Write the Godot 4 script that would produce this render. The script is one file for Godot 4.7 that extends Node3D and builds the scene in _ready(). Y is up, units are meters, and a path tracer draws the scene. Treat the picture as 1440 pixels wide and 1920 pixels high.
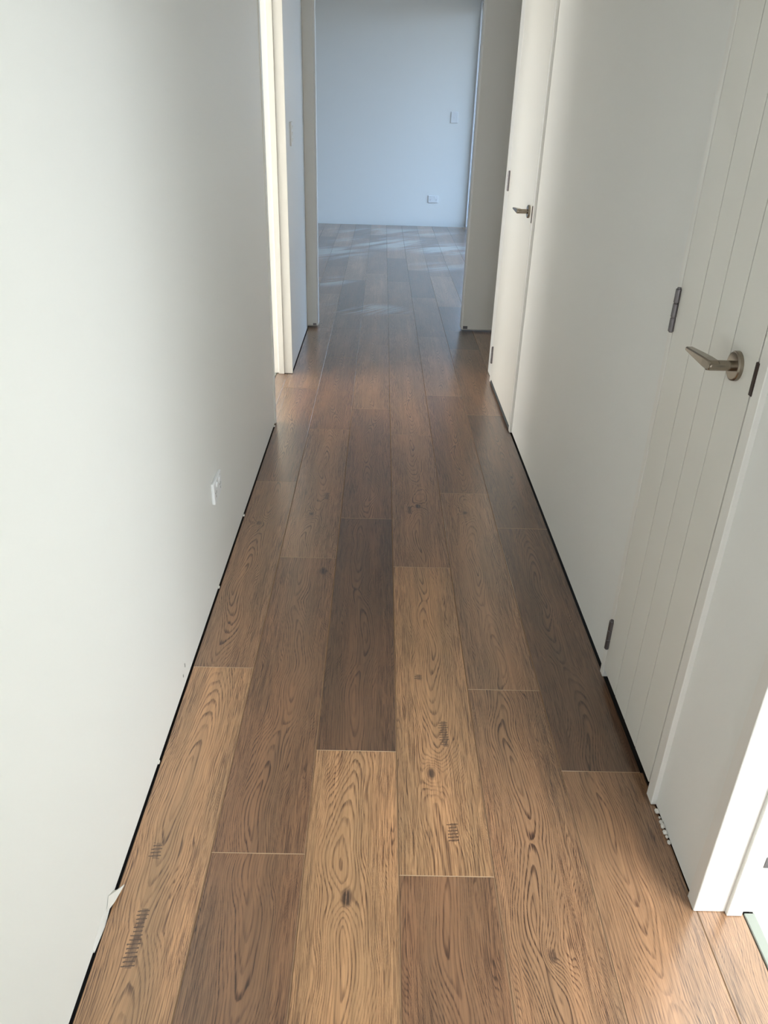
extends Node3D
# A hallway with plank flooring: camera, light and exposure first, then the shell, then the fittings.

const PW := 0.19982        # plank width
const PL := 1.2125         # plank length
const SEAM := -0.13026     # x of one long seam
const XL := -0.505         # hall face of the left wall
const XR := 0.668          # hall face of the right wall
const CEIL := 2.45
const STUB := -5.46        # hall face of the partition at the end of the hall
const FAR := -10.86        # far wall of the end room
const RX := 1.19           # right wall of the end room
const TW := 256
const TH := 1152

var used := {}
var M := {}
var specs := []
var pics := []
var fiber := FastNoiseLite.new()
var warp := FastNoiseLite.new()
var broad := FastNoiseLite.new()


func _ready() -> void:
	# ---- camera
	var cam := Camera3D.new()
	cam.name = "camera"
	add_child(cam)
	cam.keep_aspect = Camera3D.KEEP_HEIGHT
	cam.fov = 67.169
	cam.near = 0.05
	cam.far = 60.0
	cam.transform = Transform3D(Basis(Vector3.UP, -0.014235) * Basis(Vector3.RIGHT, -0.486788) * Basis(Vector3.BACK, 0.030834), Vector3(0, 1.42, 0))
	cam.current = true
	# ---- sky and exposure
	var we := WorldEnvironment.new()
	we.name = "world_environment"
	var env := Environment.new()
	var sky := Sky.new()
	var psm := ProceduralSkyMaterial.new()
	psm.sky_top_color = Color(0.62, 0.76, 0.92)
	psm.sky_horizon_color = Color(0.74, 0.84, 0.94)
	psm.ground_horizon_color = Color(0.62, 0.62, 0.60)
	psm.ground_bottom_color = Color(0.45, 0.45, 0.43)
	sky.sky_material = psm
	env.background_mode = Environment.BG_SKY
	env.sky = sky
	env.tonemap_mode = Environment.TONE_MAPPER_LINEAR
	env.tonemap_exposure = 1.48
	env.sdfgi_enabled = true
	env.ssao_enabled = true
	env.ssil_enabled = true
	we.environment = env
	add_child(we)
	env.background_energy_multiplier = 4.9
	# ---- area lights: name, centre, tilt about x, turn about y (the light shines along -z), size, colour, energy
	area_light("unseen_pane_light", Vector3(3.50, 1.25, 1.5), 0.0, PI / 2, Vector2(1.8, 2.0), Color(0.97, 0.99, 1.0), 3.0)  # out of view, placed to light the left wall and near jamb
	area_light("unseen_pane_light", Vector3(2.65, 1.25, 2.90), 0.0, 0.0, Vector2(1.6, 2.0), Color(0.97, 0.99, 1.0), 4.5)  # out of view, lights the left wall farther down the hall
	area_light("unseen_pane_light", Vector3(0.08, 1.2, 2.50), 0.0, 0.0, Vector2(0.9, 1.9), Color(0.93, 0.97, 1.0), 1.1)  # added fill behind the camera for the right wall and stubs
	area_light("unseen_pane_light", Vector3(-3.50, 1.25, -3.8), 0.0, -PI / 2, Vector2(2.6, 2.0), Color(1.0, 0.99, 0.97), 7.0)  # out of view, lights the left doorway jamb and the right wall
	area_light("unseen_ceiling_panel_light", Vector3(1.85, 2.40, 0.45), -PI / 2, 0.0, Vector2(1.2, 1.2), Color(0.97, 1.0, 1.0), 5.6)  # unseen panel, set so the left wall darkens towards the top
	materials()
	shell()
	flooring()
	doors()
	fittings()


func area_light(called: String, at: Vector3, tilt: float, turn: float, size: Vector2, c: Color, e: float) -> void:
	var l := AreaLight3D.new()
	l.area_size = size
	l.light_color = c
	l.light_energy = e
	l.shadow_enabled = true
	l.area_range = 30.0
	l.area_attenuation = 2.0
	l.position = at
	l.rotation = Vector3(tilt, turn, 0)
	l.name = numbered(called)
	add_child(l)


# ------------------------------------------------------------------ naming
func numbered(called: String) -> String:
	if not used.has(called):
		used[called] = 0
		return called
	used[called] += 1
	return "%s_%03d" % [called, used[called]]


func tag(o: Node, label: String, category: String, kind := "", group := "") -> Node:
	o.set_meta("label", label)
	o.set_meta("category", category)
	if kind:
		o.set_meta("kind", kind)
	if group:
		o.set_meta("group", group)
	return o


func thing(called: String, at: Vector3, label: String, category: String, kind := "", group := "") -> Node3D:
	var o := Node3D.new()
	o.name = numbered(called)
	o.position = at
	add_child(o)
	tag(o, label, category, kind, group)
	return o


func obj(called: String, shape: Variant, m: Material, parent: Node = self, at := Vector3.ZERO) -> MeshInstance3D:
	var o := MeshInstance3D.new()
	o.name = numbered(called) if parent == self else called
	o.mesh = shape.commit() if shape is SurfaceTool else shape
	if m:
		o.material_override = m
	o.position = at
	parent.add_child(o, true)
	return o


# ------------------------------------------------------------------ shapes
func mb() -> SurfaceTool:
	var st := SurfaceTool.new()
	st.begin(Mesh.PRIMITIVE_TRIANGLES)
	return st


func tri(st: SurfaceTool, a: Vector3, b: Vector3, c: Vector3, na: Vector3, nb: Vector3, nc: Vector3) -> void:
	if (b - a).cross(c - a).dot(na + nb + nc) > 0.0:
		var t := b
		b = c
		c = t
		t = nb
		nb = nc
		nc = t
	st.set_normal(na)
	st.add_vertex(a)
	st.set_normal(nb)
	st.add_vertex(b)
	st.set_normal(nc)
	st.add_vertex(c)


func quad(st: SurfaceTool, a: Vector3, b: Vector3, c: Vector3, d: Vector3, n: Vector3) -> void:
	tri(st, a, b, c, n, n, n)
	tri(st, a, c, d, n, n, n)


# a box between two corners with chamfered edges
func box(st: SurfaceTool, lo: Vector3, hi: Vector3, ch := 0.0) -> SurfaceTool:
	var ce := (lo + hi) / 2
	var h := (hi - lo) / 2
	for a in 3:
		var b := (a + 1) % 3
		var d := (a + 2) % 3
		for s: float in [-1.0, 1.0]:
			var n := Vector3.ZERO
			n[a] = s
			var p := []
			for k in [[-1, -1], [1, -1], [1, 1], [-1, 1]]:
				var v := Vector3.ZERO
				v[a] = s * h[a]
				v[b] = k[0] * (h[b] - ch)
				v[d] = k[1] * (h[d] - ch)
				p.append(ce + v)
			quad(st, p[0], p[1], p[2], p[3], n)
		if ch <= 0.0:
			continue
		for s: float in [-1.0, 1.0]:
			for t: float in [-1.0, 1.0]:
				var n := Vector3.ZERO
				n[a] = s
				n[b] = t
				var p := []
				for k in [[0, -1], [1, -1], [1, 1], [0, 1]]:
					var v := Vector3.ZERO
					v[a] = s * (h[a] - (ch if k[0] == 1 else 0.0))
					v[b] = t * (h[b] - (0.0 if k[0] == 1 else ch))
					v[d] = k[1] * (h[d] - ch)
					p.append(ce + v)
				quad(st, p[0], p[1], p[2], p[3], n.normalized())
	if ch > 0.0:
		for s: float in [-1.0, 1.0]:
			for t: float in [-1.0, 1.0]:
				for w: float in [-1.0, 1.0]:
					var g := Vector3(s, t, w)
					var p := []
					for a in 3:
						var v := g * (h - Vector3.ONE * ch)
						v[a] = g[a] * h[a]
						p.append(ce + v)
					var n := g.normalized()
					tri(st, p[0], p[1], p[2], n, n, n)
	return st


# a profile of (radius, height) points turned about the axis from `at` along `axis`
func lathe(st: SurfaceTool, at: Vector3, axis: Vector3, prof: Array, seg := 32) -> SurfaceTool:
	var u := axis.cross(Vector3.UP if absf(axis.y) < 0.9 else Vector3.RIGHT).normalized()
	var w := axis.cross(u)
	for i in prof.size() - 1:
		var p: Vector2 = prof[i]
		var q: Vector2 = prof[i + 1]
		var e := q - p
		var nr := Vector2(e.y, -e.x).normalized()
		for k in seg:
			var a0 := TAU * k / seg
			var a1 := TAU * (k + 1) / seg
			var d0 := u * cos(a0) + w * sin(a0)
			var d1 := u * cos(a1) + w * sin(a1)
			var n0 := (d0 * nr.x + axis * nr.y).normalized()
			var n1 := (d1 * nr.x + axis * nr.y).normalized()
			var A := at + d0 * p.x + axis * p.y
			var B := at + d1 * p.x + axis * p.y
			var C := at + d1 * q.x + axis * q.y
			var D := at + d0 * q.x + axis * q.y
			if p.x > 0.0:
				tri(st, A, B, C, n0, n1, n1)
			if q.x > 0.0:
				tri(st, A, C, D, n0, n1, n0)
	return st


# sections (arrays of points of the same count) joined one to the next, closed at both ends
func loft(st: SurfaceTool, secs: Array) -> SurfaceTool:
	var mid := []
	for s in secs:
		var c := Vector3.ZERO
		for p in s:
			c += p
		mid.append(c / s.size())
	for i in secs.size() - 1:
		var a: Array = secs[i]
		var b: Array = secs[i + 1]
		for k in a.size():
			var k1 := (k + 1) % a.size()
			var n: Vector3 = (a[k1] - a[k]).cross(b[k] - a[k]).normalized()
			var out: Vector3 = (a[k] + a[k1]) / 2 - mid[i]
			if n.dot(out) < 0:
				n = -n
			quad(st, a[k], a[k1], b[k1], b[k], n)
	for e in [0, secs.size() - 1]:
		var s: Array = secs[e]
		var n: Vector3 = (mid[0] - mid[1]).normalized() if e == 0 else (mid[e] - mid[e - 1]).normalized()
		for k in s.size():
			tri(st, mid[e], s[k], s[(k + 1) % s.size()], n, n, n)
	return st


# ------------------------------------------------------------------ materials
func mat(c: Color, rough: float, metal := 0.0, spec := 0.5) -> StandardMaterial3D:
	var m := StandardMaterial3D.new()
	m.albedo_color = c
	m.roughness = rough
	m.metallic = metal
	m.metallic_specular = spec
	return m


func relief(m: StandardMaterial3D, freq: float, depth: float, scale: float) -> StandardMaterial3D:
	var n := FastNoiseLite.new()
	n.seed = 11
	n.frequency = freq
	n.fractal_octaves = 3
	var t := NoiseTexture2D.new()
	t.width = 512
	t.height = 512
	t.seamless = true
	t.noise = n
	m.heightmap_enabled = true
	m.heightmap_texture = t
	m.heightmap_scale = depth
	m.uv1_triplanar = true
	m.uv1_world_triplanar = true
	m.uv1_scale = Vector3.ONE * scale
	return m


func materials() -> void:
	M.paint = relief(mat(Color8(238, 238, 234), 0.55), 0.05, 0.012, 2.5)
	M.ceiling = mat(Color8(236, 236, 233), 0.8)
	M.gloss = mat(Color8(236, 234, 228), 0.28)
	M.leaf = mat(Color8(231, 229, 221), 0.34)
	M.paper = mat(Color8(222, 218, 210), 0.9)
	M.plastic = mat(Color8(236, 237, 237), 0.45)
	M.slot = mat(Color8(60, 60, 62), 0.6)
	M.nickel = mat(Color8(150, 140, 127), 0.24, 1.0)
	M.hinge = mat(Color8(118, 114, 116), 0.38, 1.0)
	M.bronze = mat(Color8(66, 54, 50), 0.42, 0.7)
	M.alu = mat(Color8(152, 156, 148), 0.4, 0.3)
	M.seal = mat(Color8(92, 98, 98), 0.45, 0.5)
	M.slab = mat(Color8(48, 44, 42), 0.95)
	M.carpet = relief(mat(Color8(226, 224, 219), 0.95), 0.2, 0.2, 6.0)
	M.core = mat(Color8(184, 156, 126), 0.3)
	M.edge = mat(Color8(146, 118, 94), 0.18, 0.0, 0.6)
	M.frame = mat(Color8(238, 240, 242), 0.35)
	M.scuff = mat(Color8(120, 120, 116), 0.8)
	M.glass = mat(Color(0.9, 0.95, 0.97, 0.04), 0.02)
	M.glass.transparency = BaseMaterial3D.TRANSPARENCY_ALPHA
	for k in [["panel", Color(0.97, 1.0, 1.0)], ["pane_glow_cool", Color(0.97, 0.99, 1.0)], ["pane_glow_warm", Color(1.0, 0.97, 0.92)]]:  # glow of the unseen panel and windows, and of the added door
		var m := mat(Color8(230, 235, 240), 0.2)
		m.emission_enabled = true
		m.emission = k[1]
		m.emission_energy_multiplier = 1.2
		M[k[0]] = m


# ------------------------------------------------------------------ the shell
func struct(called: String, st: SurfaceTool, m: Material, label: String, category: String) -> MeshInstance3D:
	var o := obj(called, st, m)
	tag(o, label, category, "structure")
	return o


func V(x: float, y: float, z: float) -> Vector3:
	return Vector3(x, y, z)


func shell() -> void:
	var T := CEIL
	# left wall of the hall, in two lengths with the open doorway between, and over it
	var s := mb()
	box(s, V(XL - 0.10, 0.005, -3.597), V(XL, T, 2.6))
	box(s, V(XL - 0.10, 2.05, -4.415), V(XL, T, -3.597))
	box(s, V(XL - 0.10, 0.005, STUB), V(XL, T, -4.415))
	var wl := struct("wall_left", s, M.paint, "long pale grey painted plasterboard wall along the left of the hall", "wall")
	torn(wl)
	# right wall of the hall: lengths between the openings
	s = mb()
	box(s, V(XR, 0.005, -1.262), V(XR + 0.122, T, -1.030))
	box(s, V(XR, 0.006, -3.548), V(XR + 0.10, T, -1.738))
	box(s, V(XR, 0.005, -4.534), V(XR + 0.10, T, -4.36))
	box(s, V(XR, 2.05, -1.738), V(XR + 0.10, T, -1.262))
	box(s, V(XR, 2.05, -4.36), V(XR + 0.10, T, -3.548))
	box(s, V(XR, 2.05, -1.030), V(XR + 0.122, T, -0.17))
	box(s, V(XR, 0.005, -0.17), V(XR + 0.122, T, 2.6))
	var wr := struct("wall_right", s, M.paint, "warm white painted wall along the right of the hall between the closed doors", "wall")
	crumbs(wr)
	# side passage to the right between the second door and the partition
	s = mb()
	box(s, V(XR + 0.10, 0.0, -4.534), V(2.4, T, -4.434))
	struct("wall_passage", s, M.paint, "near side wall of the short passage on the right", "wall")
	s = mb()
	box(s, V(2.4, 0.0, STUB), V(2.5, T, -4.434))
	struct("wall_passage_end", s, M.paint, "end wall of the short side passage", "wall")
	# partition with the wide opening into the end room
	s = mb()
	box(s, V(-0.62, 0.008, STUB - 0.10), V(-0.430, 2.7, STUB), 0.010)
	box(s, V(-3.2, 0.0, STUB - 0.10), V(-0.6, 2.7, STUB))
	struct("wall_stub_left", s, M.paint, "narrow grey wall stub on the left of the wide opening at the end of the hall", "wall")
	obj("corner_bead", box(mb(), V(-0.466, 0.016, STUB - 0.002), V(-0.443, 0.032, STUB + 0.0012), 0.0004), M.hinge, get_node("wall_stub_left"))
	s = mb()
	box(s, V(0.585, 0.008, STUB - 0.10), V(2.5, 2.7, STUB), 0.010)
	struct("wall_stub_right", s, M.paint, "blue grey wall stub on the right of the wide opening at the end of the hall", "wall")
	obj("corner_bead", box(mb(), V(0.598, 0.020, STUB - 0.002), V(0.630, 0.040, STUB + 0.0012), 0.0004), M.hinge, get_node("wall_stub_right"))
	s = mb()
	box(s, V(-0.43, 2.42, STUB - 0.10), V(0.585, 2.7, STUB))
	struct("wall_lintel", s, M.paint, "wall above the wide opening at the end of the hall", "wall")
	# end room
	s = mb()
	var a := V(-3.2, -0.012, -10.76)
	var b := V(RX + 0.02, -0.012, -10.877)
	var up := V(0, 2.7, 0)
	var n := (b - a).cross(V(0, 1, 0)).normalized() * -1.0
	n = V(-n.x, 0, -n.z) if n.z < 0 else n
	var bk := -n * 0.10
	quad(s, a, b, b + up, a + up, n)
	quad(s, a + bk, b + bk, b + bk + up, a + bk + up, -n)
	quad(s, a, b, b + bk, a + bk, V(0, -1, 0))
	quad(s, a + up, b + up, b + bk + up, a + bk + up, V(0, 1, 0))
	quad(s, a, a + bk, a + bk + up, a + up, V(-1, 0, 0))
	quad(s, b, b + bk, b + bk + up, b + up, V(1, 0, 0))
	struct("wall_far", s, M.paint, "broad pale blue lit end wall of the room beyond the opening", "wall")
	s = mb()
	box(s, V(-3.3, 0.0, -10.9), V(-3.2, 2.7, STUB))
	struct("wall_room_left", s, M.paint, "left wall of the end room, out of sight behind the stub", "wall")
	s = mb()
	box(s, V(RX, 2.46, -11.0), V(RX + 0.12, 2.7, STUB))
	box(s, V(RX, 0.0, -6.2), V(RX + 0.12, 2.46, STUB - 0.10))
	struct("wall_room_right", s, M.paint, "window wall on the right of the end room", "wall")
	s = mb()
	box(s, V(-3.4, 2.7, -11.1), V(2.6, 2.8, STUB))
	struct("ceiling_room", s, M.ceiling, "white ceiling of the end room", "ceiling")
	s = mb()
	box(s, V(-3.8, T, STUB), V(3.8, T + 0.1, 3.2))
	struct("ceiling", s, M.ceiling, "white ceiling over the hall and the rooms beside it", "ceiling")
	# hall end behind the camera
	s = mb()
	box(s, V(-0.7, 0.0, 2.6), V(0.9, T, 2.7))
	struct("wall_back", s, M.paint, "end wall of the hall behind the viewer", "wall")
	# room on the right, near
	s = mb()
	box(s, V(XR + 0.122, 0.0, -1.16), V(3.7, T, -1.06))
	box(s, V(3.6, 0.0, -1.06), V(3.7, T, 0.55))
	box(s, V(3.6, 0.0, 2.45), V(3.7, T, 3.1))
	box(s, V(3.6, 0.0, 0.55), V(3.7, 0.2, 2.45))
	box(s, V(3.6, 2.3, 0.55), V(3.7, T, 2.45))
	box(s, V(XR + 0.122, 0.0, 3.0), V(1.8, T, 3.1))
	box(s, V(3.5, 0.0, 3.0), V(3.6, T, 3.1))
	box(s, V(1.8, 0.0, 3.0), V(3.5, 0.2, 3.1))
	box(s, V(1.8, 2.3, 3.0), V(3.5, T, 3.1))
	struct("wall_bedroom", s, M.paint, "white walls of the bright room through the near right doorway", "wall")
	s = mb()
	box(s, V(0.783, -0.03, -1.10), V(3.65, -0.001, 3.05))
	struct("floor_bedroom", s, M.carpet, "white carpet of the bright room beyond the metal strip at lower right", "floor")
	# room on the left
	s = mb()
	box(s, V(-3.6, 0.0, -1.5), V(XL - 0.10, T, -1.4))
	box(s, V(-3.6, 0.0, -5.46), V(XL - 0.10, T, -5.36))
	box(s, V(-3.7, 0.0, -5.36), V(-3.6, T, -5.15))
	box(s, V(-3.7, 0.0, -2.45), V(-3.6, T, -1.4))
	box(s, V(-3.7, 0.0, -5.15), V(-3.6, 0.2, -2.45))
	box(s, V(-3.7, 2.3, -5.15), V(-3.6, T, -2.45))
	struct("wall_study", s, M.paint, "white walls of the room through the open left doorway", "wall")
	s = mb()
	box(s, V(-3.65, -0.03, -5.4), V(-0.594, -0.001, -1.45))
	struct("floor_study", s, M.carpet, "pale carpet of the room through the open left doorway", "floor")
	# cupboard and room closed off behind the two doors
	s = mb()
	box(s, V(1.30, 0.0, -1.80), V(1.34, T, -1.16))
	box(s, V(0.79, 0.0, -1.84), V(1.34, T, -1.78))
	struct("wall_cupboard", s, M.paint, "inside of the cupboard behind the near door", "wall")
	s = mb()
	box(s, V(1.30, 0.0, -4.44), V(1.34, T, -3.40))
	box(s, V(XR + 0.10, 0.0, -3.44), V(1.34, T, -3.38))
	struct("wall_closet", s, M.paint, "inside of the closet behind the far right door", "wall")
	# slab under everything
	s = mb()
	box(s, V(-3.8, -0.15, -11.1), V(3.8, -0.031, 3.2))
	box(s, V(-0.62, -0.031, STUB), V(0.782, -0.0135, 2.6))
	box(s, V(-3.2, -0.031, -11.0), V(2.5, -0.0135, STUB))
	box(s, V(0.782, -0.031, STUB), V(2.5, -0.0135, -1.10))
	struct("floor_slab", s, M.slab, "dark slab that shows in the gaps along the plank edges", "floor")
	windows()


func pane_frame(o: Node3D, c: Vector3, along: Vector3, w: float, h: float, pane: Material) -> void:
	# frame bars round a pane; c is the middle, `along` the horizontal direction
	var f := mb()
	var t := V(absf(along.z), 0, absf(along.x)) * 0.03
	var u := along * (w / 2)
	for e in [-1.0, 0.0, 1.0]:
		var p: Vector3 = c + u * e
		box(f, p - along.abs() * 0.025 - t - V(0, h / 2, 0), p + along.abs() * 0.025 + t + V(0, h / 2, 0), 0.003)
	for e in [-1.0, 1.0]:
		var p: Vector3 = c + V(0, h / 2 * e, 0)
		box(f, p - (u.abs() + t + V(0, 0.025, 0)), p + u.abs() + t + V(0, 0.025, 0), 0.003)
	obj("window_frame", f, M.frame, o)
	for e in [-0.5, 0.5]:
		var p: Vector3 = c + u * e
		var g := mb()
		var half := u.abs() * 0.5 - along.abs() * 0.024 + V(0, h / 2 - 0.024, 0) + t * 0.1
		box(g, p - half, p + half)
		obj("pane", g, pane, o)


func windows() -> void:
	var w := thing("window_1", Vector3.ZERO, "tall white sliding window on the right side of the end room, its jamb showing as a thin strip", "window", "structure")
	pane_frame(w, V(RX + 0.04, 1.25, -8.48), V(0, 0, 1), 4.5, 2.4, M.glass)
	var s := mb()
	box(s, V(1.119, 0.002, -10.88), V(1.139, 2.52, -10.835), 0.003)
	obj("jamb", s, M.frame, w)
	s = mb()
	box(s, V(1.140, 0.002, -10.88), V(1.164, 2.50, -10.845))
	obj("gasket", s, M.slot, w)
	w = thing("window_2", Vector3.ZERO, "unseen window in the side wall of the near right room, placed to light the left wall", "window", "structure")
	pane_frame(w, V(3.64, 1.25, 1.5), V(0, 0, 1), 1.85, 2.05, M.pane_glow_cool)
	w = thing("window_4", Vector3.ZERO, "unseen window in the back wall of the near right room, placed to light the left wall farther along", "window", "structure")
	pane_frame(w, V(2.65, 1.25, 3.04), V(1, 0, 0), 1.65, 2.05, M.pane_glow_cool)
	w = thing("door_3", Vector3.ZERO, "added glazed white door behind the viewer, glowing as fill light for the hall", "door", "structure")
	pane_frame(w, V(0.08, 1.2, 2.57), V(1, 0, 0), 0.95, 1.95, M.pane_glow_cool)  # added door, its panes glow as fill down the hall
	var c := thing("unseen_ceiling_light", V(1.85, 2.41, 0.45), "unseen glowing ceiling panel in the near right room, placed to light the lower left wall", "ceiling light")
	var r := mb()
	for e in [-1.0, 1.0]:
		box(r, V(-0.65, 0.0, e * 0.63 - 0.02), V(0.65, 0.04, e * 0.63 + 0.02), 0.004)
		box(r, V(e * 0.63 - 0.02, 0.0, -0.65), V(e * 0.63 + 0.02, 0.04, 0.65), 0.004)
	obj("rim", r, M.frame, c)
	obj("diffuser", box(mb(), V(-0.61, 0.006, -0.61), V(0.61, 0.03, 0.61)), M.panel, c)
	w = thing("window_3", Vector3.ZERO, "unseen window of the room through the open left doorway, placed to light its jamb and the right wall", "window", "structure")
	pane_frame(w, V(-3.64, 1.25, -3.8), V(0, 0, 1), 2.65, 2.05, M.pane_glow_warm)


# torn plasterboard paper and scuffs low on the left wall
func torn(wall: Node) -> void:
	var s := mb()
	loft(s, [
		[V(XL - 0.002, 0.012, -1.010), V(XL + 0.002, 0.010, -0.965), V(XL + 0.001, 0.030, -0.985)],
		[V(XL + 0.006, 0.008, -1.016), V(XL + 0.009, 0.006, -0.990), V(XL + 0.005, 0.016, -1.004)],
		[V(XL + 0.016, 0.006, -1.030), V(XL + 0.0165, 0.0055, -1.027), V(XL + 0.0162, 0.005, -1.029)],
	])
	obj("torn_paper", s, M.paper, wall)
	s = mb()   # the board's lower edge pushed out a little beside the tear
	loft(s, [
		[V(XL - 0.004, 0.0, -0.985), V(XL + 0.001, 0.0, -0.985), V(XL + 0.0003, 0.012, -0.985), V(XL - 0.004, 0.012, -0.985)],
		[V(XL - 0.004, -0.003, -0.945), V(XL + 0.0032, -0.003, -0.945), V(XL + 0.0003, 0.022, -0.945), V(XL - 0.004, 0.022, -0.945)],
		[V(XL - 0.004, 0.0, -0.89), V(XL + 0.001, 0.0, -0.89), V(XL + 0.0003, 0.012, -0.89), V(XL - 0.004, 0.012, -0.89)],
	])
	obj("bulging_edge", s, M.paint, wall)
	for k in [[-2.62, 0.006], [-2.12, 0.004], [-3.55, 0.007], [-1.36, 0.003]]:
		s = mb()
		box(s, V(XL - 0.001, 0.001, k[0] - 0.004), V(XL + k[1], 0.009, k[0] + 0.006), 0.0015)
		obj("paper_burr", s, M.paper, wall)
	for k in [[-1.66, 0.050, 0.012], [-1.635, 0.036, 0.008]]:
		s = mb()
		box(s, V(XL, k[1], k[0]), V(XL + 0.0006, k[1] + k[2], k[0] + 0.004))
		obj("scuff_mark", s, M.scuff, wall)


# crumbled plaster along the lower edge of the near right wall
func crumbs(wall: Node) -> void:
	var rng := RandomNumberGenerator.new()
	rng.seed = 5
	for k in 7:
		var z := -1.240 + k * 0.014 + rng.randf_range(-0.004, 0.004)
		var r := rng.randf_range(0.003, 0.0075)
		var s := mb()
		var ring := []
		for j in 3:
			var sec := []
			for i in 7:
				var a := TAU * i / 7
				var q: float = r * [0.55, 1.0, 0.4][j] * rng.randf_range(0.75, 1.2)
				sec.append(V(XR - 0.002 - r * 0.4 + q * cos(a) * 0.8, 0.002 + r * j * 0.7, z + q * sin(a)))
			ring.append(sec)
		loft(s, ring)
		obj("plaster_crumb", s, M.paper, wall)


# ------------------------------------------------------------------ planks
func plank_mesh(w: float, l: float, u0: float, u1: float, v0: float, v1: float, at: Rect2) -> ArrayMesh:
	# middle of the top at the origin; length along z; a small chamfer all round
	var c := 0.0017
	var e := 0.0010
	var d := 0.0016
	var x := w / 2
	var z := l / 2
	var st := mb()
	var P := [V(-x + c, 0, -z + e), V(x - c, 0, -z + e), V(x - c, 0, z - e), V(-x + c, 0, z - e)]
	var U := [Vector2(u0, v0), Vector2(u1, v0), Vector2(u1, v1), Vector2(u0, v1)]
	for k in [0, 1, 2, 0, 2, 3]:
		st.set_normal(Vector3.UP)
		st.set_uv(U[k])
		st.set_uv2(Vector2((at.get_center().x + P[k].x + 3.2) / 4.4, (-at.get_center().y - P[k].z - 4.0) / 7.0))
		st.set_tangent(Plane(1, 0, 0, 1))
		st.add_vertex(P[k])
	var me: ArrayMesh = st.commit()
	st = mb()
	var Q := [V(-x, -d, -z), V(x, -d, -z), V(x, -d, z), V(-x, -d, z)]
	var N := [V(0, 0, -1), V(1, 0, 0), V(0, 0, 1), V(-1, 0, 0)]
	for k in [0, 2, 1, 3]:
		if k == 1:
			st.commit(me)
			st = mb()
		var k1: int = (k + 1) % 4
		quad(st, P[k], P[k1], Q[k1], Q[k], (N[k] + Vector3.UP).normalized())
		quad(st, Q[k], Q[k1], Q[k1] - V(0, 0.011, 0), Q[k] - V(0, 0.011, 0), N[k])
	st.commit(me)
	return me


func smooth(a: float, b: float, x: float) -> float:
	var t := clampf((x - a) / (b - a), 0.0, 1.0)
	return t * t * (3.0 - 2.0 * t)


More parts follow.
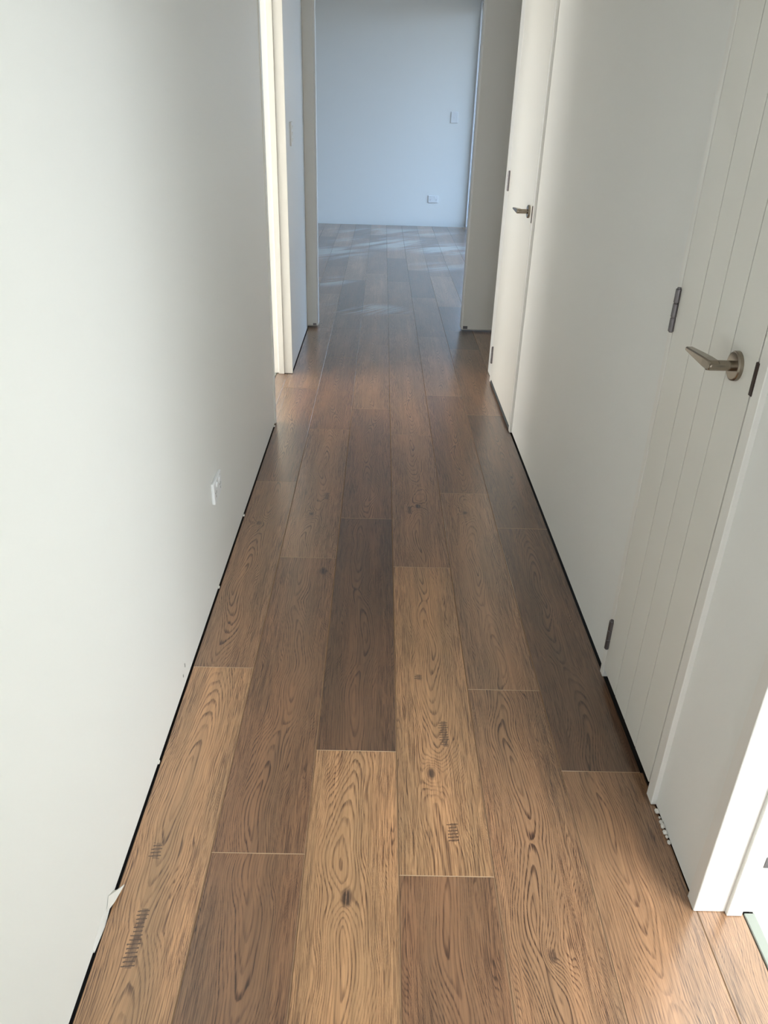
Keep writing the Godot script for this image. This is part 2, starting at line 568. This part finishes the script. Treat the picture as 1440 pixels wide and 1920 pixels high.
# one printed oak pattern: eyes (where the rings close), knots and saw marks, all as (across, along) shares of a plank
func paint_wood(index: int) -> void:
	var sp: Dictionary = specs[index]
	var eyes: Array = sp.eyes
	var knots: Array = sp.knots
	var hatches: Array = sp.hatch
	var off: float = 37.0 * index
	var data := PackedByteArray()
	data.resize(TW * TH * 3)
	var strength: float = sp.contrast
	var at := 0
	for y in TH:
		var v := (y + 0.5) / TH * PL
		var g := 0.06
		var cx := 0.0
		var wsum := 0.0
		for e in eyes:
			var dv: float = absf(v - e[1] * PL)
			g = minf(g, maxf(dv - e[2], 0.0) * 0.115)
			var ww := 1.0 / (0.02 + dv * dv)
			cx += e[0] * PW * ww
			wsum += ww
		cx = cx / wsum + broad.get_noise_2d(off, v * 2.2) * 0.03
		for x in TW:
			var u := (x + 0.5) / TW * PW
			var n1 := warp.get_noise_2d(u * 18.0 + off, v * 2.0)
			var n2 := fiber.get_noise_2d(u * 240.0 + off, v * 5.5)
			var n3 := fiber.get_noise_2d(u * 420.0 - off, v * 10.0 + 50.0)
			var dx := u - cx
			var q := sqrt(dx * dx * (1.0 + 0.2 * n1) + g * g) + n1 * 0.0034 + n2 * 0.0005
			var dark := 0.0
			for k in knots:
				var kx: float = u - k[0] * PW
				var kv: float = (v - k[1] * PL) * 0.6
				var r := sqrt(kx * kx + kv * kv)
				if r < 0.06:
					var f := 1.0 - r / 0.06
					q += f * f * 0.03
					dark = maxf(dark, (0.72 + 0.9 * n2) * (1.0 - smooth(k[2] * 0.35, k[2] * 1.0, r + n1 * 0.008 + n2 * 0.004)))
			var ph := 112.0 * q + 1150.0 * q * q
			var ring := floorf(ph)
			var f2 := ph - ring
			var hash := fposmod(sin(ring * 12.9898 + off) * 43758.5453, 1.0)
			var line := smooth(0.48, 0.86, f2) * (1.0 - smooth(0.90, 1.0, f2)) * (0.35 + 0.65 * hash)
			var fade := 0.55 + 0.45 * broad.get_noise_2d(u * 14.0 + off + 9.0, v * 3.0)
			var inner := 1.0 - smooth(0.035, 0.085, q)
			line *= (0.75 + 0.25 * inner) * clampf(fade * 1.5, 0.25, 1.0) * strength * clampf(0.85 + 0.9 * n2, 0.2, 1.2)
			var pore := (smooth(0.02, 0.32, n3) * 0.34 + smooth(0.05, 0.4, n2) * 0.30) * (1.0 - 0.7 * inner)
			var band := warp.get_noise_2d(u * 60.0 - off, v * 0.9 + 70.0)
			var tone := broad.get_noise_2d(u * 9.0 + off, v * 1.6 + 40.0)
			for h in hatches:
				var hx: float = u - h[0] * PW
				var hv: float = v - h[1] * PL
				if absf(hx) < 0.02 and absf(hv) < h[2]:
					var bar := absf(fposmod(hv + hx * 0.1, 0.0085) - 0.004)
					var reach := 0.011 + 0.008 * warp.get_noise_2d(floorf((hv + hx * 0.1) / 0.0085) * 31.0, off)
					if bar < 0.0012 and absf(hx + 0.002) < reach:
						dark = maxf(dark, 0.8)
					elif absf(hx) < 0.006:
						dark = maxf(dark, 0.34 + 0.3 * n1)
			var m := clampf(line * 0.85 + pore, 0.0, 1.0)
			var k1 := 1.0 + 0.10 * tone + 0.06 * n2 + 0.10 * band
			var r0 := lerpf(190.0, 76.0, m) * k1
			var g0 := lerpf(150.0, 51.0, m) * (k1 - 0.02 * tone)
			var b0 := lerpf(114.0, 37.0, m) * (k1 - 0.03 * tone)
			dark = clampf(dark, 0.0, 1.0)
			r0 = lerpf(r0, 70.0, dark)
			g0 = lerpf(g0, 52.0, dark)
			b0 = lerpf(b0, 43.0, dark)
			data[at] = int(clampf(r0, 0, 255))
			data[at + 1] = int(clampf(g0, 0, 255))
			data[at + 2] = int(clampf(b0, 0, 255))
			at += 3
	pics[index] = data


# plaster dust wiped about on the floor of the end room: 4.4 m across, 7 m along, seen from above
func dust_texture() -> ImageTexture:
	var im := Image.create_empty(512, 700, false, Image.FORMAT_RGBA8)
	var a := FastNoiseLite.new()
	a.seed = 31
	a.frequency = 1.0
	a.fractal_octaves = 4
	a.domain_warp_enabled = true
	a.domain_warp_amplitude = 0.35
	a.domain_warp_frequency = 1.6
	var heaps := [[-0.15, -6.05, 0.38, 0.20, 0.8], [-0.55, -7.1, 0.35, 0.25, 0.7], [0.75, -9.0, 0.55, 0.45, 0.9], [0.1, -9.3, 0.7, 0.5, 0.8], [-0.6, -8.6, 0.5, 0.5, 0.7], [0.2, -10.2, 0.9, 0.35, 0.6], [-1.6, -8.0, 0.8, 1.0, 0.7], [0.6, -7.9, 0.35, 0.3, 0.4]]
	for y in 700:
		for x in 512:
			var wx := x / 512.0 * 4.4 - 3.2
			var wz := -(y / 700.0 * 7.0) - 4.0
			var m := 0.0
			for h in heaps:
				var d := Vector2((wx - h[0]) / h[2], (wz - h[1]) / h[3]).length()
				m = maxf(m, h[4] * (1.0 - smooth(0.3, 1.25, d)))
			var al := 0.0
			if m > 0.0:
				var bend := wx * 0.55 + 0.25 * sin(wx * 2.3)
				var n := a.get_noise_2d(wx * 0.9, (wz + bend) * 2.6)
				var f := a.get_noise_2d(wx * 2.5 + 9.0, (wz + bend) * 14.0)
				al = minf(1.0, m * 1.15) * smooth(-0.35, 0.4, n + 0.6 * f) * 0.72
			im.set_pixel(x, y, Color(0.80, 0.80, 0.79, al))
	return ImageTexture.create_from_image(im)


func spec(eyes: Array, knots := [], hatch := [], contrast := 1.0) -> int:
	specs.append({"eyes": eyes, "knots": knots, "hatch": hatch, "contrast": contrast})
	return specs.size() - 1


func flooring() -> void:
	fiber.seed = 3
	fiber.frequency = 1.0
	fiber.fractal_octaves = 2
	warp.seed = 4
	warp.frequency = 1.0
	warp.fractal_octaves = 3
	broad.seed = 8
	broad.frequency = 1.0
	broad.fractal_octaves = 2
	# the patterns of the planks nearest the camera, named column.row as laid (row 0 nearest), then general ones
	var look := {}
	look["1.0"] = spec([[0.50, 0.36, 0.02], [0.55, 0.93, 0.01]], [], [[0.42, 0.50, 0.02], [0.48, 0.66, 0.06]])
	look["1.1"] = spec([[0.45, 0.62, 0.03], [0.60, 0.12, 0.0]], [[0.45, 0.30, 0.013]])
	look["2.0"] = spec([[0.45, 0.05, 0.0], [0.50, 0.55, 0.03]])
	look["2.1"] = spec([[0.60, 0.45, 0.06], [0.45, 0.02, 0.02], [0.40, 0.90, 0.02]], [[0.8, 0.07, 0.02]])
	look["2.2"] = spec([[0.52, 0.35, 0.02], [0.45, 0.95, 0.0]], [[0.42, 0.73, 0.012]], [[0.68, 0.6, 0.03]])
	look["3.0"] = spec([[0.45, 0.42, 0.02], [0.45, 0.92, 0.0]], [[0.46, 0.33, 0.016]], [], 0.8)
	look["3.1"] = spec([[0.50, 0.85, 0.0], [0.45, 0.18, 0.04], [0.5, 0.6, 0.0]], [], [], 1.1)
	look["4.0"] = spec([[0.5, 0.08, 0.02], [0.55, 0.50, 0.02]])
	look["4.1"] = spec([[0.50, 0.34, 0.03], [0.45, 0.02, 0.0]], [[0.42, 0.77, 0.014]], [[0.62, 0.66, 0.045], [0.62, 0.91, 0.025], [0.33, 0.48, 0.012]], 0.9)
	look["4.2"] = spec([[0.50, 0.85, 0.03], [0.5, 0.10, 0.0]], [[0.52, 0.62, 0.013]], [[0.35, 0.65, 0.03]])
	look["5.0"] = spec([[0.40, 0.60, 0.04], [0.45, 0.25, 0.0], [0.60, 0.97, 0.0]], [[0.44, 0.62, 0.01]], [], 1.25)
	look["5.1"] = spec([[0.45, 0.45, 0.04], [0.5, 0.90, 0.0]], [[0.45, 0.14, 0.012]], [], 0.8)
	look["6.0"] = spec([[0.35, 0.12, 0.02], [0.5, 0.75, 0.0]], [[0.5, 0.55, 0.01]], [], 0.8)
	look["6.1"] = spec([[0.5, 0.35, 0.05], [0.45, 0.95, 0.0]])
	var rng := RandomNumberGenerator.new()
	rng.seed = 21
	var general := []
	for k in 12:
		var eyes := []
		var v := rng.randf_range(-0.05, 0.2)
		while v < 1.05:
			eyes.append([rng.randf_range(0.35, 0.65), v, rng.randf_range(0.0, 0.05)])
			v += rng.randf_range(0.28, 0.5)
		var kn := []
		if k % 3 == 0:
			kn.append([rng.randf_range(0.35, 0.65), rng.randf_range(0.15, 0.85), rng.randf_range(0.010, 0.015)])
		general.append(spec(eyes, kn, [], rng.randf_range(0.8, 1.1)))
	pics.resize(specs.size())
	var job := WorkerThreadPool.add_group_task(paint_wood, specs.size())
	WorkerThreadPool.wait_for_group_task_completion(job)
	var tex := []
	for p in pics:
		tex.append(ImageTexture.create_from_image(Image.create_from_data(TW, TH, false, Image.FORMAT_RGB8, p)))
	var tones := [Color(1.0, 0.975, 0.93), Color(0.87, 0.84, 0.82), Color(0.76, 0.72, 0.705), Color(0.62, 0.585, 0.58)]
	# tone of each plank by column (1 at the left wall) and row; beside the right wall the tone also carries its shade
	var tone_of := {
		"1.0": 0, "1.1": 1, "1.2": 2, "1.3": 1, "2.-1": 2, "2.0": 2, "2.1": 2, "2.2": 1, "2.3": 2, "2.4": 2, "3.0": 0, "3.1": 3, "3.2": 2, "3.3": 1, "3.4": 1,
		"4.0": 2, "4.1": 0, "4.2": 1, "4.3": 1, "4.4": 1, "5.0": 1, "5.1": 1, "5.2": 2, "5.3": 1, "6.0": 1, "6.1": 3, "6.2": 3, "6.3": 2, "7.0": 0,
	}
	var first := {0: -1.2, 1: -1.721, 2: -1.113, 3: -1.413, 4: -1.066, 5: -1.650, 6: -1.361, 7: -0.62, 8: -1.0}   # z of the joint that ends row 0
	var dust := dust_texture()
	var mats := {}
	var meshes := {}
	var floor_ := thing("floor", Vector3.ZERO, "oak look plank floor of mixed tan and dark brown boards along the hall and end room", "floor", "structure")
	var areas := [[XL + 0.004, 0.6625, STUB, 2.55], [0.6625, 0.761, -1.02, -0.17], [0.6692, 2.39, STUB, -4.54], [-3.19, RX - 0.02, -10.80, STUB], [-0.594, XL + 0.006, -4.395, -3.617]]
	for area in areas:
		var c0 := int(floor((area[0] - SEAM) / PW))
		var c1 := int(ceil((area[1] - SEAM) / PW))
		for c in range(c0, c1):
			var col := c + 3       # the column between seams SEAM and SEAM + PW is 3
			var xa: float = maxf(SEAM + c * PW, area[0])
			var xb: float = minf(SEAM + (c + 1) * PW, area[1])
			if xb - xa < 0.004:
				continue
			var z0: float = first[col] if first.has(col) else -1.0 - fposmod(col * 0.437, 1.0) * PL
			for row in range(-4, 12):
				var zn: float = z0 - (row - 1) * PL          # near end
				var za: float = maxf(zn - PL, area[2])
				var zb: float = minf(zn, area[3])
				if zb - za < 0.004:
					continue
				xb = minf(SEAM + (c + 1) * PW, area[1])
				if col == 6 and area[0] < -0.5 and area[1] < 0.7 and (za < -4.0 or row <= 0):
					xb = 0.669
				if xb - xa < 0.02:
					continue
				var id := "%d.%d" % [col, row]
				var h := absi(hash(id + "oak"))
				var pick: int = look[id] if look.has(id) else general[h % general.size()]
				var tone: int = tone_of[id] if tone_of.has(id) else [0, 1, 1, 2, 2, 3][(h / 16) % 6]
				var flip := not look.has(id) and (h / 128) % 2 == 1
				var dusty: bool = za < -5.2
				var key := "%d.%d.%s" % [pick, tone, dusty]
				if not mats.has(key):
					var m := mat(tones[tone], 0.32, 0.0, 0.6)
					if dusty:
						m.detail_enabled = true
						m.detail_albedo = dust
						m.detail_uv_layer = BaseMaterial3D.DETAIL_UV_2
						m.detail_blend_mode = BaseMaterial3D.BLEND_MODE_MIX
					m.clearcoat_enabled = true
					m.clearcoat = 0.8
					m.clearcoat_roughness = 0.24
					m.albedo_texture = tex[pick]
					m.texture_filter = BaseMaterial3D.TEXTURE_FILTER_LINEAR_WITH_MIPMAPS_ANISOTROPIC
					mats[key] = m
				var u0 := (xa - (SEAM + c * PW)) / PW
				var u1 := (xb - (SEAM + c * PW)) / PW
				var v0 := (za - (zn - PL)) / PL
				var v1 := (zb - (zn - PL)) / PL
				if flip:
					v0 = 1.0 - v0
					v1 = 1.0 - v1
				var mk := "%.3f %.3f %.3f %.3f" % [u0, u1, v0, v1]
				if dusty:
					mk += " %.3f %.3f" % [xa, za]
				if not meshes.has(mk):
					meshes[mk] = plank_mesh(xb - xa, zb - za, u0, u1, v0, v1, Rect2(xa, za, xb - xa, zb - za))
				var o := MeshInstance3D.new()
				o.name = "plank"
				o.mesh = meshes[mk]
				o.set_surface_override_material(0, mats[key])
				o.set_surface_override_material(1, M.core)
				o.set_surface_override_material(2, M.edge)
				o.position = V((xa + xb) / 2, 0, (za + zb) / 2)
				floor_.add_child(o, true)


# ------------------------------------------------------------------ doors and doorways
func handle(door: Node3D, at: Vector3) -> void:
	# rose on the leaf face, neck towards the hall, blade towards the hinges (-z)
	var h := obj("handle", lathe(mb(), at, V(-1, 0, 0), [Vector2(0, 0.004), Vector2(0.0095, 0.004), Vector2(0.0098, 0.050), Vector2(0.0088, 0.056), Vector2(0.0, 0.0572)]), M.nickel, door)
	obj("rose", lathe(mb(), at, V(-1, 0, 0), [Vector2(0, 0), Vector2(0.0275, 0), Vector2(0.0275, 0.0065), Vector2(0.0262, 0.0085), Vector2(0.0245, 0.0092), Vector2(0.0115, 0.0092), Vector2(0.0, 0.0092)], 40), M.nickel, h)
	var secs := []
	for k in [[0.0092, 0.0060, 0.036, 0.055], [0.004, 0.0094, 0.036, 0.0572], [-0.02, 0.0090, 0.037, 0.0580], [-0.055, 0.0070, 0.039, 0.0585], [-0.088, 0.0050, 0.042, 0.0590], [-0.104, 0.0042, 0.044, 0.0590]]:
		var s := []
		var hh: float = k[1]
		var xi: float = k[2]
		var xo: float = k[3]
		var ch := 0.0022
		for p in [[xi, -hh + ch], [xi + ch, -hh], [xo - ch, -hh], [xo, -hh + ch], [xo, hh - ch], [xo - ch, hh], [xi + ch, hh], [xi, hh - ch]]:
			s.append(at + V(-p[0], p[1] + 0.001, k[0]))
		secs.append(s)
	obj("lever", loft(mb(), secs), M.nickel, h)


func hinge(door: Node3D, x: float, y: float, z: float) -> void:
	var s := mb()
	for k in 3:
		var l := 0.030
		lathe(s, V(x - 0.004, y - 0.047 + k * 0.0315, z), V(0, 1, 0), [Vector2(0, 0), Vector2(0.0058, 0.0), Vector2(0.0066, 0.001), Vector2(0.0066, l - 0.001), Vector2(0.0058, l), Vector2(0, l)], 16)
	lathe(s, V(x - 0.004, y - 0.049, z), V(0, 1, 0), [Vector2(0, 0), Vector2(0.0042, 0), Vector2(0.0042, 0.098), Vector2(0, 0.098)], 12)
	obj("hinge", s, M.hinge, door)


func doors() -> void:
	var xf := 0.6565      # face of jambs and leaves, a little proud of the wall
	# near door: narrow, of four boards with fine grooves
	var d := thing("door_1", Vector3.ZERO, "narrow white grooved door with a lever handle, near end of the right wall", "door", "structure")
	var s := mb()
	box(s, V(0.668, 0.036, -1.711), V(0.692, 2.02, -1.298))
	obj("leaf", s, M.leaf, d)
	var cut := [-1.711, -1.596, -1.503, -1.409, -1.298]
	for k in 4:
		s = mb()
		box(s, V(xf, 0.035, cut[k] + 0.0014), V(0.669, 2.02, cut[k + 1] - 0.0014), 0.0004)
		obj("board", s, M.leaf, d)
	s = mb()
	box(s, V(xf, 0.002, -1.298 + 0.003), V(0.79, 2.05, -1.262), 0.0012)
	obj("jamb", s, M.gloss, d)
	s = mb()
	box(s, V(xf, 0.002, -1.738), V(0.76, 2.05, -1.714), 0.0012)
	obj("jamb", s, M.gloss, d)
	s = mb()
	box(s, V(xf, 2.022, -1.714), V(0.76, 2.05, -1.298), 0.0012)
	obj("head_jamb", s, M.gloss, d)
	for y in [0.150, 1.035, 1.86]:
		hinge(d, xf, y, -1.7125)
	handle(d, V(xf, 1.014, -1.371))
	s = mb()
	box(s, V(xf - 0.0022, 0.983, -1.301), V(xf + 0.004, 1.043, -1.290), 0.001)
	obj("strike_plate", s, M.bronze, d)
	# far door: wider
	d = thing("door_2", Vector3.ZERO, "white closed door with a lever handle, far end of the right wall beside the side passage", "door", "structure")
	s = mb()
	box(s, V(xf, 0.026, -4.322), V(0.692, 2.02, -3.582), 0.0014)
	obj("leaf", s, M.leaf, d)
	s = mb()
	box(s, V(xf, 0.002, -3.579), V(0.768, 2.05, -3.548), 0.0012)
	obj("jamb", s, M.gloss, d)
	s = mb()
	box(s, V(xf, 0.002, -4.362), V(0.768, 2.05, -4.325), 0.0012)
	obj("jamb", s, M.gloss, d)
	s = mb()
	box(s, V(xf, 2.022, -4.325), V(0.768, 2.05, -3.579), 0.0012)
	obj("head_jamb", s, M.gloss, d)
	s = mb()
	box(s, V(0.657, 0.0, -4.325), V(0.70, 0.016, -3.582), 0.003)
	obj("threshold", s, M.seal, d)
	for y in [0.165, 1.085, 1.96]:
		hinge(d, xf, y, -4.3235)
	handle(d, V(xf, 1.014, -3.655))
	s = mb()
	box(s, V(xf - 0.0022, 0.975, -3.585), V(xf + 0.004, 1.045, -3.574), 0.001)
	obj("strike_plate", s, M.bronze, d)
	# frame of the near right doorway, its far side in view
	var t := thing("door_frame", Vector3.ZERO, "sunlit white door jamb with a stop, at the lower right corner", "door frame", "structure")
	s = mb()
	box(s, V(0.661, 0.0006, -1.030), V(0.792, 2.05, -0.996), 0.0015)
	obj("jamb", s, M.gloss, t)
	s = mb()
	box(s, V(0.661, 2.02, -0.996), V(0.792, 2.05, -0.17), 0.0015)
	obj("head_jamb", s, M.gloss, t)
	s = mb()
	box(s, V(0.661, 0.0006, -0.20), V(0.792, 2.05, -0.168), 0.0015)
	obj("jamb", s, M.gloss, t)
	s = mb()
	box(s, V(0.7245, 0.001, -0.998), V(0.7555, 2.02, -0.9865), 0.0012)
	obj("door_stop", s, M.gloss, t)
	s = mb()
	box(s, V(0.768, 0.135, -0.9965), V(0.786, 0.165, -0.9945), 0.0005)
	obj("strike_plate", s, M.hinge, t)
	# frame of the open left doorway
	t = thing("door_frame", Vector3.ZERO, "white frame of the open doorway in the left wall", "door frame", "structure")
	s = mb()
	box(s, V(-0.61, 0.002, -4.418), V(-0.4995, 2.05, -4.396), 0.0015)
	obj("jamb", s, M.gloss, t)
	s = mb()
	box(s, V(-0.61, 0.002, -3.617), V(-0.4985, 2.05, -3.590), 0.0015)
	obj("jamb", s, M.gloss, t)
	s = mb()
	box(s, V(-0.61, 2.02, -4.396), V(-0.4995, 2.05, -3.617), 0.0015)
	obj("head_jamb", s, M.gloss, t)
	s = mb()
	box(s, V(-0.580, 0.001, -4.398), V(-0.548, 2.02, -4.386), 0.0012)
	obj("door_stop", s, M.gloss, t)
	# metal strips where the planks meet the carpets
	s = mb()
	box(s, V(0.7615, -0.01, -0.992), V(0.783, 0.004, -0.20), 0.0015)
	tag(obj("threshold_strip", s, M.alu), "aluminium edging strip between planks and white carpet at lower right", "threshold strip")
	s = mb()
	box(s, V(-0.612, -0.01, -4.395), V(-0.594, 0.004, -3.617), 0.0015)
	tag(obj("threshold_strip", s, M.alu), "pale edging strip across the open doorway in the left wall", "threshold strip")


# ------------------------------------------------------------------ switches and outlets
# built facing +z about the origin; `turn` faces it along the wall's normal
func plate(called: String, at: Vector3, turn: float, w: float, h: float, label: String, category: String) -> Node3D:
	var o := thing(called, at, label, category)
	o.rotation.y = turn
	var s := mb()
	box(s, V(-w / 2, -h / 2, 0), V(w / 2, h / 2, 0.0095), 0.0022)
	obj("plate", s, M.plastic, o)
	return o


func rocker(o: Node3D, x: float, y: float, w := 0.011, h := 0.019) -> void:
	var s := mb()
	loft(s, [
		[V(x - w / 2, y - h / 2, 0.009), V(x + w / 2, y - h / 2, 0.009), V(x + w / 2, y + h / 2, 0.009), V(x - w / 2, y + h / 2, 0.009)],
		[V(x - w / 2 + 0.001, y - h / 2 + 0.001, 0.0112), V(x + w / 2 - 0.001, y - h / 2 + 0.001, 0.0112), V(x + w / 2 - 0.001, y + h / 2 - 0.001, 0.0142), V(x - w / 2 + 0.001, y + h / 2 - 0.001, 0.0142)],
	])
	obj("rocker", s, M.plastic, o)


func outlet(at: Vector3, turn: float, w: float, h: float, label: String) -> void:
	var o := plate("power_outlet", at, turn, w, h, label, "power outlet")
	for k in [-1.0, 1.0]:
		rocker(o, k * w * 0.16, h * 0.27)
		var cx: float = k * w * 0.29
		var cy := -h * 0.10
		for a in [[-0.0068, 0.004, 0.5], [0.0068, 0.004, -0.5], [0.0, -0.0085, 0.0]]:
			var s := mb()
			box(s, V(-0.0011, -0.004, 0.0090), V(0.0011, 0.004, 0.0098))
			var p := obj("socket_slot", s, M.slot, o, V(cx + a[0], cy + a[1], 0))
			p.rotation.z = a[2]


func fittings() -> void:
	var nf := atan2(0.0265, 1.0)
	outlet(V(XL, 0.335, -2.192), PI / 2, 0.116, 0.072, "white double power outlet low on the long left hall wall")
	outlet(V(0.672, 0.332, -10.858), 0.0, 0.130, 0.088, "small white double power outlet low on the far blue lit wall")
	var o := plate("light_switch", V(0.886, 1.292, -10.865), 0.0, 0.088, 0.126, "single white light switch on the far blue lit wall", "light switch")
	rocker(o, 0.0, 0.0, 0.014, 0.024)
	o = plate("light_switch", V(XL, 1.262, -4.664), PI / 2, 0.075, 0.118, "white switch plate with three rockers, just past the open left doorway", "light switch")
	for k in [-1, 0, 1]:
		rocker(o, 0.0, k * 0.031, 0.013, 0.020)
